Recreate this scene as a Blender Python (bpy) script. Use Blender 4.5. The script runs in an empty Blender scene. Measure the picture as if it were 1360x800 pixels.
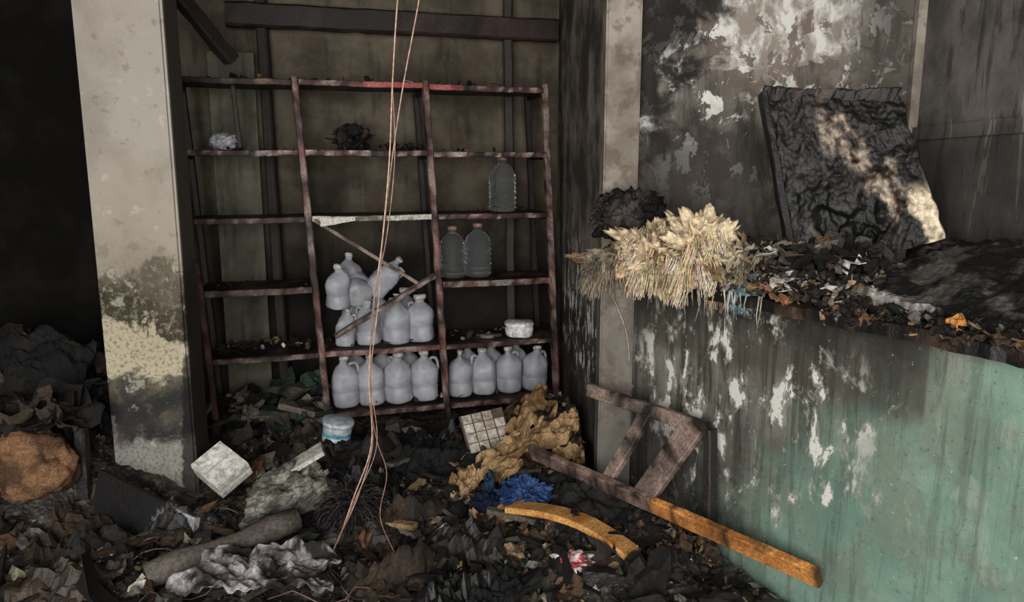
import bpy, bmesh, math, random
from mathutils import Vector, Matrix, Euler, noise as NZ
random.seed(7)
R=random.random
def U(a,b): return a+(b-a)*random.random()
def V(*a): return Vector(a)
def c(r,g,b):
    f=lambda v:(v/255/12.92) if v/255<=.04045 else ((v/255+.055)/1.055)**2.4
    return (f(r),f(g),f(b))
def lerp(a,b,t): return tuple(a[i]*(1-t)+b[i]*t for i in range(3))
def sst(x,a,b):
    t=max(0,min(1,(x-a)/(b-a))); return t*t*(3-2*t)
def fr(p,f=1.0,s=0.0,o=4): return NZ.fractal(Vector((p[0]*f+s,p[1]*f+s*1.7,p[2]*f-s)),.7,2.1,o)

# ------------------------------------------------------------------ materials
class G:
    def __init__(s,name):
        s.mat=bpy.data.materials.new(name); s.mat.use_nodes=True
        s.nt=s.mat.node_tree; s.nt.nodes.clear(); s.N=s.nt.nodes; s.L=s.nt.links
        s.tc=s.N.new('ShaderNodeTexCoord').outputs['Object']
        sp=s.N.new('ShaderNodeSeparateXYZ'); s.L.new(s.tc,sp.inputs[0])
        s.x,s.y,s.z=sp.outputs
    def put(s,inp,v):
        if isinstance(v,bpy.types.NodeSocket): s.L.new(v,inp)
        elif isinstance(v,tuple): inp.default_value=(v[0],v[1],v[2],1) if len(inp.default_value)==4 else v
        else: inp.default_value=v
    def vec(s,st,off=0):
        mp=s.N.new('ShaderNodeMapping'); s.L.new(s.tc,mp.inputs[0])
        mp.inputs['Scale'].default_value=st; mp.inputs['Location'].default_value=(off,off*.7,off*1.3); return mp.outputs[0]
    def noise(s,scale,detail=5,rough=.6,st=(1,1,1),off=0,dist=0):
        n=s.N.new('ShaderNodeTexNoise'); s.L.new(s.vec(st,off),n.inputs['Vector'])
        n.inputs['Scale'].default_value=scale; n.inputs['Detail'].default_value=detail; n.inputs['Roughness'].default_value=rough; n.inputs['Distortion'].default_value=dist
        return n.outputs[0]
    def vor(s,scale,st=(1,1,1),feat='F1',off=0):
        n=s.N.new('ShaderNodeTexVoronoi'); n.feature=feat; s.L.new(s.vec(st,off),n.inputs['Vector'])
        n.inputs['Scale'].default_value=scale; return n.outputs['Distance']
    def m(s,op,a,b=0.0):
        n=s.N.new('ShaderNodeMath'); n.operation=op; s.put(n.inputs[0],a); s.put(n.inputs[1],b); return n.outputs[0]
    def ss(s,x,a,b):
        n=s.N.new('ShaderNodeMapRange'); n.interpolation_type='SMOOTHSTEP'
        if a>b:
            n.inputs[1].default_value=b;n.inputs[2].default_value=a;n.inputs[3].default_value=1;n.inputs[4].default_value=0
        else:
            n.inputs[1].default_value=a;n.inputs[2].default_value=b
        s.put(n.inputs[0],x); return n.outputs[0]
    def mix(s,f,a,b,mode='MIX'):
        n=s.N.new('ShaderNodeMix'); n.data_type='RGBA'; n.blend_type=mode
        s.put(n.inputs[0],f); s.put(n.inputs[6],a); s.put(n.inputs[7],b); return n.outputs[2]
    def mul(s,a,b): return s.m('MULTIPLY',a,b)
    def add(s,a,b): return s.m('ADD',a,b)
    def cen(s,n,k): return s.mul(s.m('SUBTRACT',n,.5),k)
    def spot(s,cx,cz,rx,rz,nz,soft=.35,amt=1.0):
        dx=s.mul(s.m('SUBTRACT',s.x,cx),1/rx); dz=s.mul(s.m('SUBTRACT',s.z,cz),1/rz)
        d=s.m('SQRT',s.add(s.mul(dx,dx),s.mul(dz,dz)))
        d=s.add(d,s.mul(s.m('SUBTRACT',nz,.5),amt*2))
        return s.ss(d,1+soft,1-soft)
    def col(s):
        a=s.N.new('ShaderNodeAttribute'); a.attribute_name='Col'; return a.outputs['Color']
    def out(s,color,rough=.85,bump=None,bs=.5,bd=.01,**kw):
        p=s.N.new('ShaderNodeBsdfPrincipled'); s.put(p.inputs['Base Color'],color); s.put(p.inputs['Roughness'],rough)
        for k,v in kw.items(): s.put(p.inputs[k.replace('_',' ')],v)
        if bump is not None:
            b=s.N.new('ShaderNodeBump'); b.inputs['Strength'].default_value=bs; b.inputs['Distance'].default_value=bd
            s.put(b.inputs['Height'],bump); s.L.new(b.outputs[0],p.inputs['Normal'])
        o=s.N.new('ShaderNodeOutputMaterial'); s.L.new(p.outputs[0],o.inputs[0]); return s.mat

def mat_attr(name,rough=.8,crack=0,soot=.35,bs=.6,bd=.006,fine=60,spec=.3):
    g=G(name); base=g.col(); n=g.noise(fine,6,.7); n2=g.noise(9,5,.65,off=3)
    cc=g.mix(g.ss(n,.25,.75),g.mix(1.0,base,(.35,.35,.35),'MULTIPLY'),g.mix(1.0,base,(1.35,1.3,1.25),'MULTIPLY'))
    cc=g.mix(g.mul(g.ss(n2,.5,.62),soot),cc,(.008,.008,.008))
    h=n
    if crack:
        nd=g.noise(18,4,.6,off=2); v=g.vor(crack,feat='DISTANCE_TO_EDGE')
        h=g.add(g.mul(g.mul(g.ss(v,0,.25),g.ss(nd,.4,.6)),.35),g.add(g.mul(n,.6),nd))
    return g.out(cc,rough,h,bs,bd,Specular_IOR_Level=spec)
M_RUB=mat_attr('mat_rubble',.8,0,.3,.7,.006,70,.3)
M_CHAR=mat_attr('mat_char',.55,70,.35,.5,.004,60,.4)
g=G('mat_wood'); base=g.col(); n=g.noise(8,6,.7,st=(1,1,1)); n3=g.noise(90,4,.6)
cc=g.mix(g.ss(n3,.3,.7),g.mix(1.0,base,(.55,.55,.55),'MULTIPLY'),g.mix(1.0,base,(1.2,1.2,1.2),'MULTIPLY'))
cc=g.mix(g.mul(g.ss(n,.5,.62),.55),cc,(.015,.013,.012))
M_WOOD=g.out(cc,.6,g.add(n3,n),.4,.004,Specular_IOR_Level=.3)
M_CLOTH=mat_attr('mat_cloth',.9,0,.1,.5,.004,120,.1)
M_FIB=mat_attr('mat_fibre',.85,0,.12,.3,.003,60,.1)
M_PLAS=mat_attr('mat_painted_plastic',.4,0,.2,.2,.002,40,.5)

g=G('mat_floor_concrete'); n=g.noise(6,8,.7)
M_FLOOR=g.out(g.mix(g.ss(n,.4,.65),(.008,.008,.008),(.05,.047,.042)),.7,n,.6,.02)

g=G('mat_ash_ground')
n1=g.noise(5,8,.7); n2=g.noise(22,8,.75,off=5); n3=g.noise(7,6,.7,off=11); v=g.vor(45)
cc=g.mix(g.ss(n1,.42,.62),(.008,.0075,.007),(.06,.052,.044))
cc=g.mix(g.mul(g.ss(n3,.5,.6),.75),cc,(.13,.095,.062))
cc=g.mix(g.mul(g.ss(n2,.54,.64),.7),cc,(.19,.18,.165))
cc=g.mix(g.mul(g.ss(n2,.66,.70),.9),cc,(.48,.46,.43))
M_ASH=g.out(cc,.6,g.add(n2,g.mul(v,.7)),.9,.02,Specular_IOR_Level=.5)

g=G('mat_soot_shade_wall'); n=g.noise(3,7,.65); n2=g.noise(30,5,.7)
M_SOOT_SHADE=g.out(g.mix(g.ss(n,.45,.7),(.004,.0037,.0033),(.010,.0095,.009)),.9,n2,.4,.01,Specular_IOR_Level=.1)  # soot, coloured near-black to paint in the darkness of the room beyond the pillar

def alcmat(name,a,b,d,k):
    g=G(name); n=g.noise(2.2,7,.65); n2=g.noise(25,6,.7); n3=g.noise(3,5,.6,st=(5,5,.7),off=4); n4=g.noise(5,6,.65,off=8)
    cc=g.mix(g.ss(n,.35,.65),a,b)
    cc=g.mix(g.mul(g.ss(n3,.5,.7),.45),cc,c(26,24,22))
    cc=g.mix(g.mul(g.ss(n4,.52,.62),.5),cc,d)
    cc=g.mix(g.mul(g.ss(n2,.6,.68),.35),cc,c(125,116,102))
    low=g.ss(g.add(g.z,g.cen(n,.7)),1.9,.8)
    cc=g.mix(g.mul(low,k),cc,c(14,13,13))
    return g.out(cc,.9,n2,.4,.01,Specular_IOR_Level=.15)
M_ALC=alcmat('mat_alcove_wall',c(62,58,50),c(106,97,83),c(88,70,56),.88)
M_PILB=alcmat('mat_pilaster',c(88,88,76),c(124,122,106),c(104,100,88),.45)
g=G('mat_alcove_side'); n=g.noise(3,7,.65); n2=g.noise(11,7,.7,st=(1,1,.6))
cc=g.mix(g.ss(n,.4,.65),c(66,61,56),c(142,132,121))
cc=g.mix(g.mul(g.ss(g.z,1.1,.8),.7),cc,c(34,32,30))
fl=g.mul(g.ss(n2,.54,.56),g.spot(1.1,.82,.7,.34,n,.3,.6))
cc=g.mix(fl,cc,c(225,222,215))
M_ALS=g.out(cc,.9,n2,.4,.01,Specular_IOR_Level=.15)

g=G('mat_pillar_plaster'); n=g.noise(3.4,8,.66,dist=.6); n2=g.noise(60,6,.75); n3=g.noise(2.5,5,.6,off=7); n5=g.noise(13,7,.7,off=3); n6=g.noise(30,6,.7,off=12)
zz=g.add(g.z,g.add(g.cen(n,.75),g.add(g.cen(n5,.16),.035)))
rp=g.N.new('ShaderNodeValToRGB'); g.L.new(g.mul(zz,.4),rp.inputs[0])
cr=rp.color_ramp; els=[(0,(36,34,31)),(.045,(52,50,47)),(.062,(150,148,140)),(.135,(128,126,120)),(.165,(40,41,41)),(.22,(50,50,48)),(.25,(74,70,61)),
 (.272,(104,98,82)),(.285,(180,170,144)),(.368,(172,162,137)),(.376,(66,61,48)),(.43,(58,54,42)),(.462,(84,78,62)),(.474,(154,146,130)),(.7,(162,155,145)),(1,(158,150,139))]
while len(cr.elements)<len(els): cr.elements.new(.5)
for e,(p,q) in zip(cr.elements,els): e.position=p; e.color=(*c(*q),1)
cc=rp.outputs[0]
bandm=g.mul(g.ss(zz,.9,.96),g.ss(zz,1.22,1.1))
cc=g.mix(g.mul(g.mul(bandm,g.ss(n6,.52,.56)),.55),cc,c(140,132,110))
sp=g.mul(g.ss(n2,.5,.6),g.add(g.mul(g.ss(zz,1.25,1.15),.55),.04))
cc=g.mix(sp,cc,c(36,34,30))
cc=g.mix(g.mul(g.ss(n3,.42,.62),.45),cc,c(118,109,96))
cc=g.mix(g.mul(g.ss(n5,.58,.64),.4),cc,c(104,97,84))
cc=g.mix(g.mul(g.ss(n5,.40,.34),.5),cc,c(182,176,164))
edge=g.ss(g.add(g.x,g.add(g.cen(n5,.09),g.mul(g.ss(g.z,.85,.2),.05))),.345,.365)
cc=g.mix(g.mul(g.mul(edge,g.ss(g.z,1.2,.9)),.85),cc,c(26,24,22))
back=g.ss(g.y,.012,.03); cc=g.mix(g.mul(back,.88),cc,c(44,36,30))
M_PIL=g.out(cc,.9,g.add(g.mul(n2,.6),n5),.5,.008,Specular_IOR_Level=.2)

g=G('mat_peeling_wall'); n=g.noise(2.5,7,.65); nb=g.noise(6,7,.62,off=9,dist=.5); nf=g.noise(13,8,.68,st=(1,1,.7),off=2,dist=.3); st=g.noise(2.2,8,.72,st=(5,5,.8),off=5,dist=.8); nx=g.noise(70,5,.7)
cc=g.mix(g.ss(n,.35,.65),c(98,92,84),c(146,139,130))
cc=g.mix(g.mul(g.ss(st,.46,.62),.7),cc,c(58,53,49))
m1=g.spot(.55,2.28,.36,.42,nb,.04,1.8)
cc=g.mix(m1,cc,g.mix(g.ss(nf,.42,.58),c(136,126,116),c(190,185,176)))
nk=g.ss(g.noise(8,7,.6,off=21,dist=.6),.555,.565); cc=g.mix(g.mul(nk,.8),cc,c(100,89,82))
m2=g.mul(g.ss(nf,.55,.56),g.spot(.46,1.92,.6,.42,n,.4,.6))
cc=g.mix(m2,cc,c(206,203,195))
d1=g.spot(.03,2.3,.27,.6,nb,.2,1.2); cc=g.mix(g.mul(d1,.93),cc,c(22,20,19))
d2=g.spot(.25,1.5,.5,.26,nb,.4,1.0); cc=g.mix(g.mul(d2,.8),cc,c(36,32,29))
d3=g.spot(1.05,1.9,.22,.7,nb,.4,1.0); cc=g.mix(g.mul(d3,.65),cc,c(52,47,44))
cc=g.mix(g.mul(g.ss(nx,.6,.68),.35),cc,c(60,56,52))
M_UP=g.out(cc,.85,g.add(g.mul(m2,.6),g.add(nf,m1)),.5,.006,Specular_IOR_Level=.2)

g=G('mat_return_wall'); n=g.noise(3,7,.65); nf=g.noise(16,7,.72,st=(1,1,.6),off=2); st=g.noise(2.0,7,.68,st=(5,5,.8),off=5,dist=.6)
cc=g.mix(g.ss(n,.35,.65),c(82,78,75),c(126,120,114))
cc=g.mix(g.mul(g.ss(st,.6,.64),.6),cc,c(176,166,150))
cc=g.mix(g.mul(g.ss(st,.47,.40),.6),cc,c(50,47,45))
cc=g.mix(g.mul(g.ss(g.z,1.75,1.6),.6),cc,c(56,53,51))
M_RET=g.out(cc,.85,nf,.4,.006,Specular_IOR_Level=.2)

g=G('mat_green_wall'); n=g.noise(2.6,7,.65); nb=g.noise(7,8,.7,off=9,dist=.4); nf=g.noise(11,8,.66,st=(1,1,.55),off=2,dist=.3); st=g.noise(1.8,8,.74,st=(11,11,.8),off=5,dist=.5); nx=g.noise(60,5,.7); ng=g.noise(4,8,.75,off=31); nr=g.noise(5,6,.7,off=44)
cc=g.mix(g.ss(n,.35,.65),c(90,88,81),c(136,133,123))
cc=g.mix(g.mul(g.ss(nr,.5,.6),.4),cc,c(96,84,70))
cc=g.mix(g.mul(g.ss(st,.46,.60),.8),cc,c(42,40,36))
gl=g.add(g.m('SUBTRACT',g.add(g.mul(g.m('SUBTRACT',g.x,.52),.95),.26),g.z),g.add(g.cen(nb,.7),g.cen(st,.5)))
gm=g.ss(gl,-.25,.25)
green=g.mix(g.ss(n,.35,.7),c(98,126,112),c(126,150,134))
green=g.mix(g.mul(g.ss(ng,.46,.60),.65),green,c(106,114,100))
green=g.mix(g.mul(g.ss(nf,.56,.66),.5),green,c(144,154,138))
green=g.mix(g.mul(g.ss(st,.5,.62),.5),green,c(74,82,72))
cc=g.mix(gm,cc,green)
cut=g.mul(g.ss(g.x,1.31,1.295),g.ss(g.add(g.z,g.mul(nb,.1)),.86,.93)); cc=g.mix(g.mul(cut,.75),cc,c(62,58,51))
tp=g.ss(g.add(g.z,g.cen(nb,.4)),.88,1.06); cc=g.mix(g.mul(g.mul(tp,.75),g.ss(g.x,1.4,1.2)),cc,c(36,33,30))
lf=g.ss(g.add(g.x,g.cen(nb,.3)),.42,.02); cc=g.mix(g.mul(lf,.35),cc,c(50,47,43))
dk=g.spot(.15,.25,.5,.34,nb,.4,.6); cc=g.mix(g.mul(dk,.7),cc,c(36,35,33))  # shadow low on the left of the wall, painted into the colour
fl=g.mul(g.ss(nf,.57,.58),g.spot(.6,.70,.55,.42,n,.3,.8)); cc=g.mix(fl,cc,c(206,205,196))
f2=g.mul(g.ss(nf,.53,.54),g.spot(.6,.70,.6,.44,n,.3,.8))
cc=g.mix(g.mul(g.m('SUBTRACT',f2,fl),.5),cc,c(156,152,142))
fx=g.mul(g.ss(nx,.64,.67),g.ss(nb,.42,.52)); cc=g.mix(g.mul(fx,.7),cc,c(178,178,168))
cc=g.mix(g.mul(g.ss(nx,.42,.34),.5),cc,c(44,45,42))
M_LOW=g.out(cc,.8,g.add(g.mul(fl,.8),g.add(nf,g.mul(nx,.3))),.45,.006,Specular_IOR_Level=.25)

g=G('mat_column_plaster'); n=g.noise(4,7,.65); nb=g.noise(12,6,.7,off=3)
cc=g.mix(g.ss(n,.35,.65),c(116,108,98),c(156,148,136))
cc=g.mix(g.mul(g.ss(nb,.48,.60),.6),cc,c(98,78,68))
cc=g.mix(g.mul(g.ss(g.add(g.z,g.mul(n,.3)),1.3,1.0),.65),cc,c(80,77,71))
cc=g.mix(g.mul(g.ss(g.add(g.z,g.mul(n,.3)),.6,.4),.6),cc,c(120,122,116))
M_COL=g.out(cc,.85,nb,.5,.008,Specular_IOR_Level=.2)

g=G('mat_jug_plastic'); n=g.noise(14,4,.6); nd=g.noise(9,5,.7,off=6); 
cc=g.mix(g.ss(n,.35,.7),c(192,195,203),c(224,225,229))
cc=g.mix(g.mul(g.ss(nd,.5,.66),.5),cc,c(128,122,118))
cc=g.mix(g.mul(g.ss(g.z,.19,.26),.3),cc,c(160,157,152))
M_JUG=g.out(cc,.28,n,.25,.005,Transmission_Weight=.5,IOR=1.25)
g=G('mat_clear_bottle'); n=g.noise(14,4,.6)
M_CLR=g.out((.7,.72,.73),.1,n,.1,.003,Transmission_Weight=.95,IOR=1.2)

# ------------------------------------------------------------------ mesh builder
_bm=bmesh.new(); bmesh.ops.create_icosphere(_bm,subdivisions=2,radius=1)
ICV=[v.co.copy() for v in _bm.verts]; ICF=[[v.index for v in f.verts] for f in _bm.faces]; _bm.free()
class MB:
    def __init__(s): s.v=[];s.f=[];s.c=[];s.sm=[];s.mi=[]
    def add(s,vs,fs,col,smooth=False,mi=0):
        b=len(s.v)
        for i,p in enumerate(vs):
            s.v.append(Vector(p)); s.c.append(col(p,i) if callable(col) else col)
        for f in fs: s.f.append([b+k for k in f]); s.sm.append(smooth); s.mi.append(mi)
    def make(s,name,mats,parent=None):
        me=bpy.data.meshes.new(name)
        lo=Vector((min(p.x for p in s.v),min(p.y for p in s.v),min(p.z for p in s.v)))
        hi=Vector((max(p.x for p in s.v),max(p.y for p in s.v),max(p.z for p in s.v)))
        o=Vector(((lo.x+hi.x)/2,(lo.y+hi.y)/2,lo.z))
        me.from_pydata([tuple(p-o) for p in s.v],[],s.f); 
        a=me.color_attributes.new('Col','FLOAT_COLOR','POINT')
        flat=[]
        for q in s.c: flat+= [q[0],q[1],q[2],1.0]
        a.data.foreach_set('color',flat)
        me.polygons.foreach_set('use_smooth',s.sm); me.polygons.foreach_set('material_index',s.mi)
        if not isinstance(mats,(list,tuple)): mats=[mats]
        for m in mats: me.materials.append(m)
        me.update()
        ob=bpy.data.objects.new(name,me); ob.location=o; bpy.context.collection.objects.link(ob)
        if parent: ob.parent=parent
        return ob
    def beam(s,p0,p1,w,h,up=(0,0,1),n=14,j=.002,col=(.1,.1,.1),bend=None,ch=.15,mi=0,seed=0):
        p0=Vector(p0);p1=Vector(p1);d=(p1-p0).normalized();up=Vector(up)
        side=d.cross(up).normalized(); up=side.cross(d).normalized()
        k=ch*min(w,h); a,b=w/2,h/2
        cs=[(a-k,b),(-a+k,b),(-a,b-k),(-a,-b+k),(-a+k,-b),(a-k,-b),(a,-b+k),(a,b-k)]
        vs=[]
        for i in range(n+1):
            t=i/n; q=p0.lerp(p1,t)
            if bend: q=q+Vector(bend(t))
            for (x,y) in cs:
                pp=q+side*x+up*y
                nn=NZ.noise_vector(pp*9+Vector((seed,seed,seed)))
                vs.append(pp+nn*j+Vector((U(-1,1),U(-1,1),U(-1,1)))*j*.3)
        fs=[]
        for i in range(n):
            for k2 in range(8):
                fs.append([i*8+k2,i*8+(k2+1)%8,(i+1)*8+(k2+1)%8,(i+1)*8+k2])
        fs.append(list(range(8))[::-1]); fs.append([n*8+k2 for k2 in range(8)])
        cf=col
        if callable(col): cf=lambda p,i:col((i//8)/n,p)
        s.add(vs,fs,cf,False,mi)
    def tube(s,pts,r,col,n=6,mi=0):
        pts=[Vector(p) for p in pts]; vs=[];m=len(pts)
        for i,p in enumerate(pts):
            d=(pts[min(i+1,m-1)]-pts[max(i-1,0)]).normalized()
            a=d.orthogonal().normalized() if i==0 else (pa-d*pa.dot(d)).normalized()
            pa=a; b=d.cross(a); rr=r(i/(m-1)) if callable(r) else r
            for k in range(n):
                an=2*math.pi*k/n; vs.append(p+a*math.cos(an)*rr+b*math.sin(an)*rr)
        fs=[[i*n+k,i*n+(k+1)%n,(i+1)*n+(k+1)%n,(i+1)*n+k] for i in range(m-1) for k in range(n)]
        fs.append(list(range(n))[::-1]); fs.append([(m-1)*n+k for k in range(n)])
        s.add(vs,fs,col,True,mi)
    def lathe(s,prof,M,col,seg=24,sq=0.0,mi=0,warp=None):
        vs=[]
        for (r,z) in prof:
            for k in range(seg):
                a=2*math.pi*k/seg; q=1+sq*(abs(math.sin(2*a))**1.5) if r>.03 else 1
                p=Vector((r*q*math.cos(a),r*q*math.sin(a),z))
                if warp: p=warp(p)
                vs.append(M@p)
        m=len(prof)
        fs=[[i*seg+k,i*seg+(k+1)%seg,(i+1)*seg+(k+1)%seg,(i+1)*seg+k] for i in range(m-1) for k in range(seg)]
        fs.append(list(range(seg))[::-1]); fs.append([(m-1)*seg+k for k in range(seg)])
        s.add(vs,fs,col,True,mi)
    def blob(s,ctr,rad,amp=.3,freq=2,sub=4,col=(.1,.1,.1),rot=(0,0,0),seed=0,smooth=True,ridge=0,mi=0,floor=None):
        bm=bmesh.new(); bmesh.ops.create_icosphere(bm,subdivisions=sub,radius=1)
        E=Euler(rot).to_matrix(); vs=[]
        for v in bm.verts:
            p=v.co.copy(); f=1+amp*fr(p,freq,seed,5)
            if ridge: f-=ridge*abs(NZ.noise(p*freq*2.3+Vector((seed,0,0))))
            q=E@Vector((p.x*rad[0]*f,p.y*rad[1]*f,p.z*rad[2]*f))+Vector(ctr)
            if floor is not None and q.z<floor: q.z=floor
            vs.append(q)
        s.add(vs,[[v.index for v in f.verts] for f in bm.faces],col,smooth,mi); bm.free()
    def shell(s,pos,nu,nv,th,col,mi=0,smooth=False):
        vs=[];th=Vector(th)
        for lay in (0,1):
            for i in range(nu+1):
                for j in range(nv+1):
                    vs.append(Vector(pos(i/nu,j/nv))+th*lay)
        W=nv+1;O=(nu+1)*W; fs=[]
        for i in range(nu):
            for j in range(nv):
                a=i*W+j; fs.append([a,a+W,a+W+1,a+1]); fs.append([O+a,O+a+1,O+a+W+1,O+a+W])
        for i in range(nu):
            a=i*W; fs.append([a,O+a,O+a+W,a+W]); a=i*W+nv; fs.append([a,a+W,O+a+W,O+a])
        for j in range(nv):
            a=j; fs.append([a,a+1,O+a+1,O+a]); a=nu*W+j; fs.append([a,O+a,O+a+1,a+1])
        cf=col
        if callable(col): cf=lambda p,i:col(((i%O)//W)/nu,((i%O)%W)/nv,p)
        s.add(vs,fs,cf,smooth,mi)
    def lump(s,p,sz,col):
        E=Euler((U(0,6.3),U(0,6.3),U(0,6.3))).to_matrix(); d=V(U(.6,1.3),U(.5,1),U(.3,.8))*sz*.5; sd=U(0,99); P=Vector(p); vs=[]
        for q in ICV:
            f=1+.9*NZ.noise(q*1.4+V(sd,0,0))+U(-.08,.08)
            vs.append(P+E@V(q.x*d.x*f,q.y*d.y*f,q.z*d.z*f))
        s.add(vs,ICF,lambda p,i:tuple(x*U(.7,1.35) for x in col))
    def chunk(s,p,sz,col):
        k=random.random()
        if k<.5: return s.lump(p,sz,col)
        E=Euler((U(0,6.3),U(0,6.3),U(0,6.3))).to_matrix()
        if k<.6: d=(U(.5,1),U(.4,.9),U(.3,.8))
        elif k<.82: d=(U(.8,1.4),U(.5,1.2),U(.04,.12)); E=Euler((U(-.7,.7),U(-.7,.7),U(0,6.3))).to_matrix()
        else: d=(U(1.6,3.2),U(.12,.28),U(.1,.2)); E=Euler((U(-.4,.4),U(-.5,.5),U(0,6.3))).to_matrix()
        vs=[]
        for x in(-1,1):
            for y in(-1,1):
                for z in(-1,1):
                    q=Vector((x*d[0]*U(.55,1.1),y*d[1]*U(.5,1.1),z*d[2]*U(.6,1.1)))*sz*.5
                    vs.append(E@q+Vector(p))
        s.add(vs,[[0,1,3,2],[4,6,7,5],[0,4,5,1],[2,3,7,6],[0,2,6,4],[1,5,7,3]],col)
    def flake(s,p,sz,col,n=4,curl=.5):
        E=Euler((U(-.8,.8),U(-.8,.8),U(0,6.3))).to_matrix(); sd=U(0,99)
        ax=U(.6,1.3)
        def pos(u,v):
            x=(u-.5)*sz*ax; y=(v-.5)*sz
            z=curl*sz*NZ.noise(Vector((u*2.2+sd,v*2.2,sd)))
            return Vector(p)+E@Vector((x*(1+.5*NZ.noise(Vector((v*3,sd,0)))),y*(1+.5*NZ.noise(Vector((u*3,sd,5)))),z))
        s.shell(pos,n,n,E@Vector((0,0,-.003)),col)

BLK=[c(15,14,13),c(24,21,19),c(36,32,29),c(50,45,40)]
GRY=[c(72,68,62),c(92,87,80),c(118,112,103)]
BRN=[c(74,56,40),c(98,76,54),c(64,48,38)]
TAN=[c(140,116,84),c(158,136,102)]
WHT=[c(168,165,157),c(200,197,190)]
def pal(w=(60,16,12,5,5)):
    k=random.choices([BLK,GRY,BRN,TAN,WHT],w)[0]; q=random.choice(k); f=U(.75,1.2); return tuple(x*f for x in q)

# ------------------------------------------------------------------ room shell
A=(.517,3.15); D=(.484,-.875); B=(.875,.484)   # counter wall origin, direction, back direction
def wall(name,p0,p1,z0,z1,th,mat):
    L=math.hypot(p1[0]-p0[0],p1[1]-p0[1]); a=math.atan2(p1[1]-p0[1],p1[0]-p0[0])
    me=bpy.data.meshes.new(name); bm=bmesh.new(); bmesh.ops.create_cube(bm,size=1)
    for v in bm.verts: v.co=Vector(((v.co.x+.5)*L,(v.co.y+.5)*th,z0+(v.co.z+.5)*(z1-z0)))
    bm.to_mesh(me); bm.free(); me.materials.append(mat)
    o=bpy.data.objects.new(name,me); o.location=(p0[0],p0[1],0); o.rotation_euler=(0,0,a); bpy.context.collection.objects.link(o); return o
def AB(s,w): return (A[0]+D[0]*s+B[0]*w, A[1]+D[1]*s+B[1]*w)
CZ=2.95; CT=1.125
wall('floor',(-4.2,-2.2),(3.4,-2.2),-.1,0,8.2,M_FLOOR)
wall('ceiling',(-4.2,-2.2),(3.4,-2.2),CZ,CZ+.1,8.2,M_SOOT_SHADE)
wall('wall_left',(-3.6,-2.2),(-3.6,4.0),0,CZ,.1,M_SOOT_SHADE)
wall('wall_rear',(-3.6,3.95),(-1.9,4.44),0,CZ,.1,M_SOOT_SHADE)
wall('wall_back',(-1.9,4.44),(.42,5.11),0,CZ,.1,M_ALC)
wall('wall_alcove',(.30,5.05),(.385,3.3),0,CZ,.12,M_ALS)
wall('wall_upper',(.517,3.18),(1.62,3.12),0,CZ,.1,M_UP)
wall('wall_return',(1.62,3.12),(1.62,1.16),0,CZ,.1,M_RET)
wall('wall_counter',AB(0,0),AB(2.27,0),0,CT-.04,.1,M_LOW)
wall('wall_right',AB(2.28,0),AB(6.0,0),0,CZ,.1,M_LOW)
def plainbox(name,lo,hi,mat,bev=.006):
    me=bpy.data.meshes.new(name); bm=bmesh.new(); bmesh.ops.create_cube(bm,size=1)
    for v in bm.verts: v.co=Vector([ (v.co[i]+.5)*(hi[i]-lo[i]) for i in range(3)])
    bmesh.ops.bevel(bm,geom=bm.edges[:],offset=bev,segments=2,affect='EDGES')
    bm.to_mesh(me); bm.free(); me.materials.append(mat)
    o=bpy.data.objects.new(name,me); o.location=lo; bpy.context.collection.objects.link(o); return o
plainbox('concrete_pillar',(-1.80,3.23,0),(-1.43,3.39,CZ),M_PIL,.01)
plainbox('corner_column',(.375,3.13,0),(.517,3.28,CZ),M_COL,.008)
wall('trim_corner',(1.585,3.085),(1.62,3.085),CT,CZ,.03,M_COL)
wall('trim_return',(1.60,3.08),(1.60,1.3),1.66,1.71,.02,M_RET)
wall('pilaster_back',(-1.72,4.42),(-1.48,4.489),0,2.2,.06,M_PILB)

# ------------------------------------------------------------------ shelving
UX,UY=.961,.277
def SW(u,v,z,sh=True):
    if sh: u=u-.05*(z-.9)
    return Vector((-1.68+UX*u-UY*v,4.0+UY*u+UX*v,z))
LV=[.16,.52,.90,1.29,1.645,2.01]; US=[0,.6,1.3,2.0]
sh=MB(); UPV=(-UY,UX,0)
def redcol(k=0,asha=.5):
    def f(t,p):
        n=fr(p,5,k+3); m=fr(p,14,k+9)
        q=lerp(c(64,42,38),c(118,76,68),sst(n,-.3,.4))
        q=lerp(q,c(180,166,156),asha*sst(m,.0,.35)); q=lerp(q,c(16,14,14),sst(-m,.1,.5)*.9)
        return q
    return f
for i,u in enumerate(US):
    top=2.03
    sh.beam(SW(u,0.0,0),SW(u,0.0,top),.036,.045,up=UPV,n=40,j=.004,col=redcol(i,.5) if i else redcol(7,0))
    sh.beam(SW(u,.34,0),SW(u,.34,top),.035,.035,up=UPV,n=20,j=.003,col=c(34,29,27))
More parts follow.
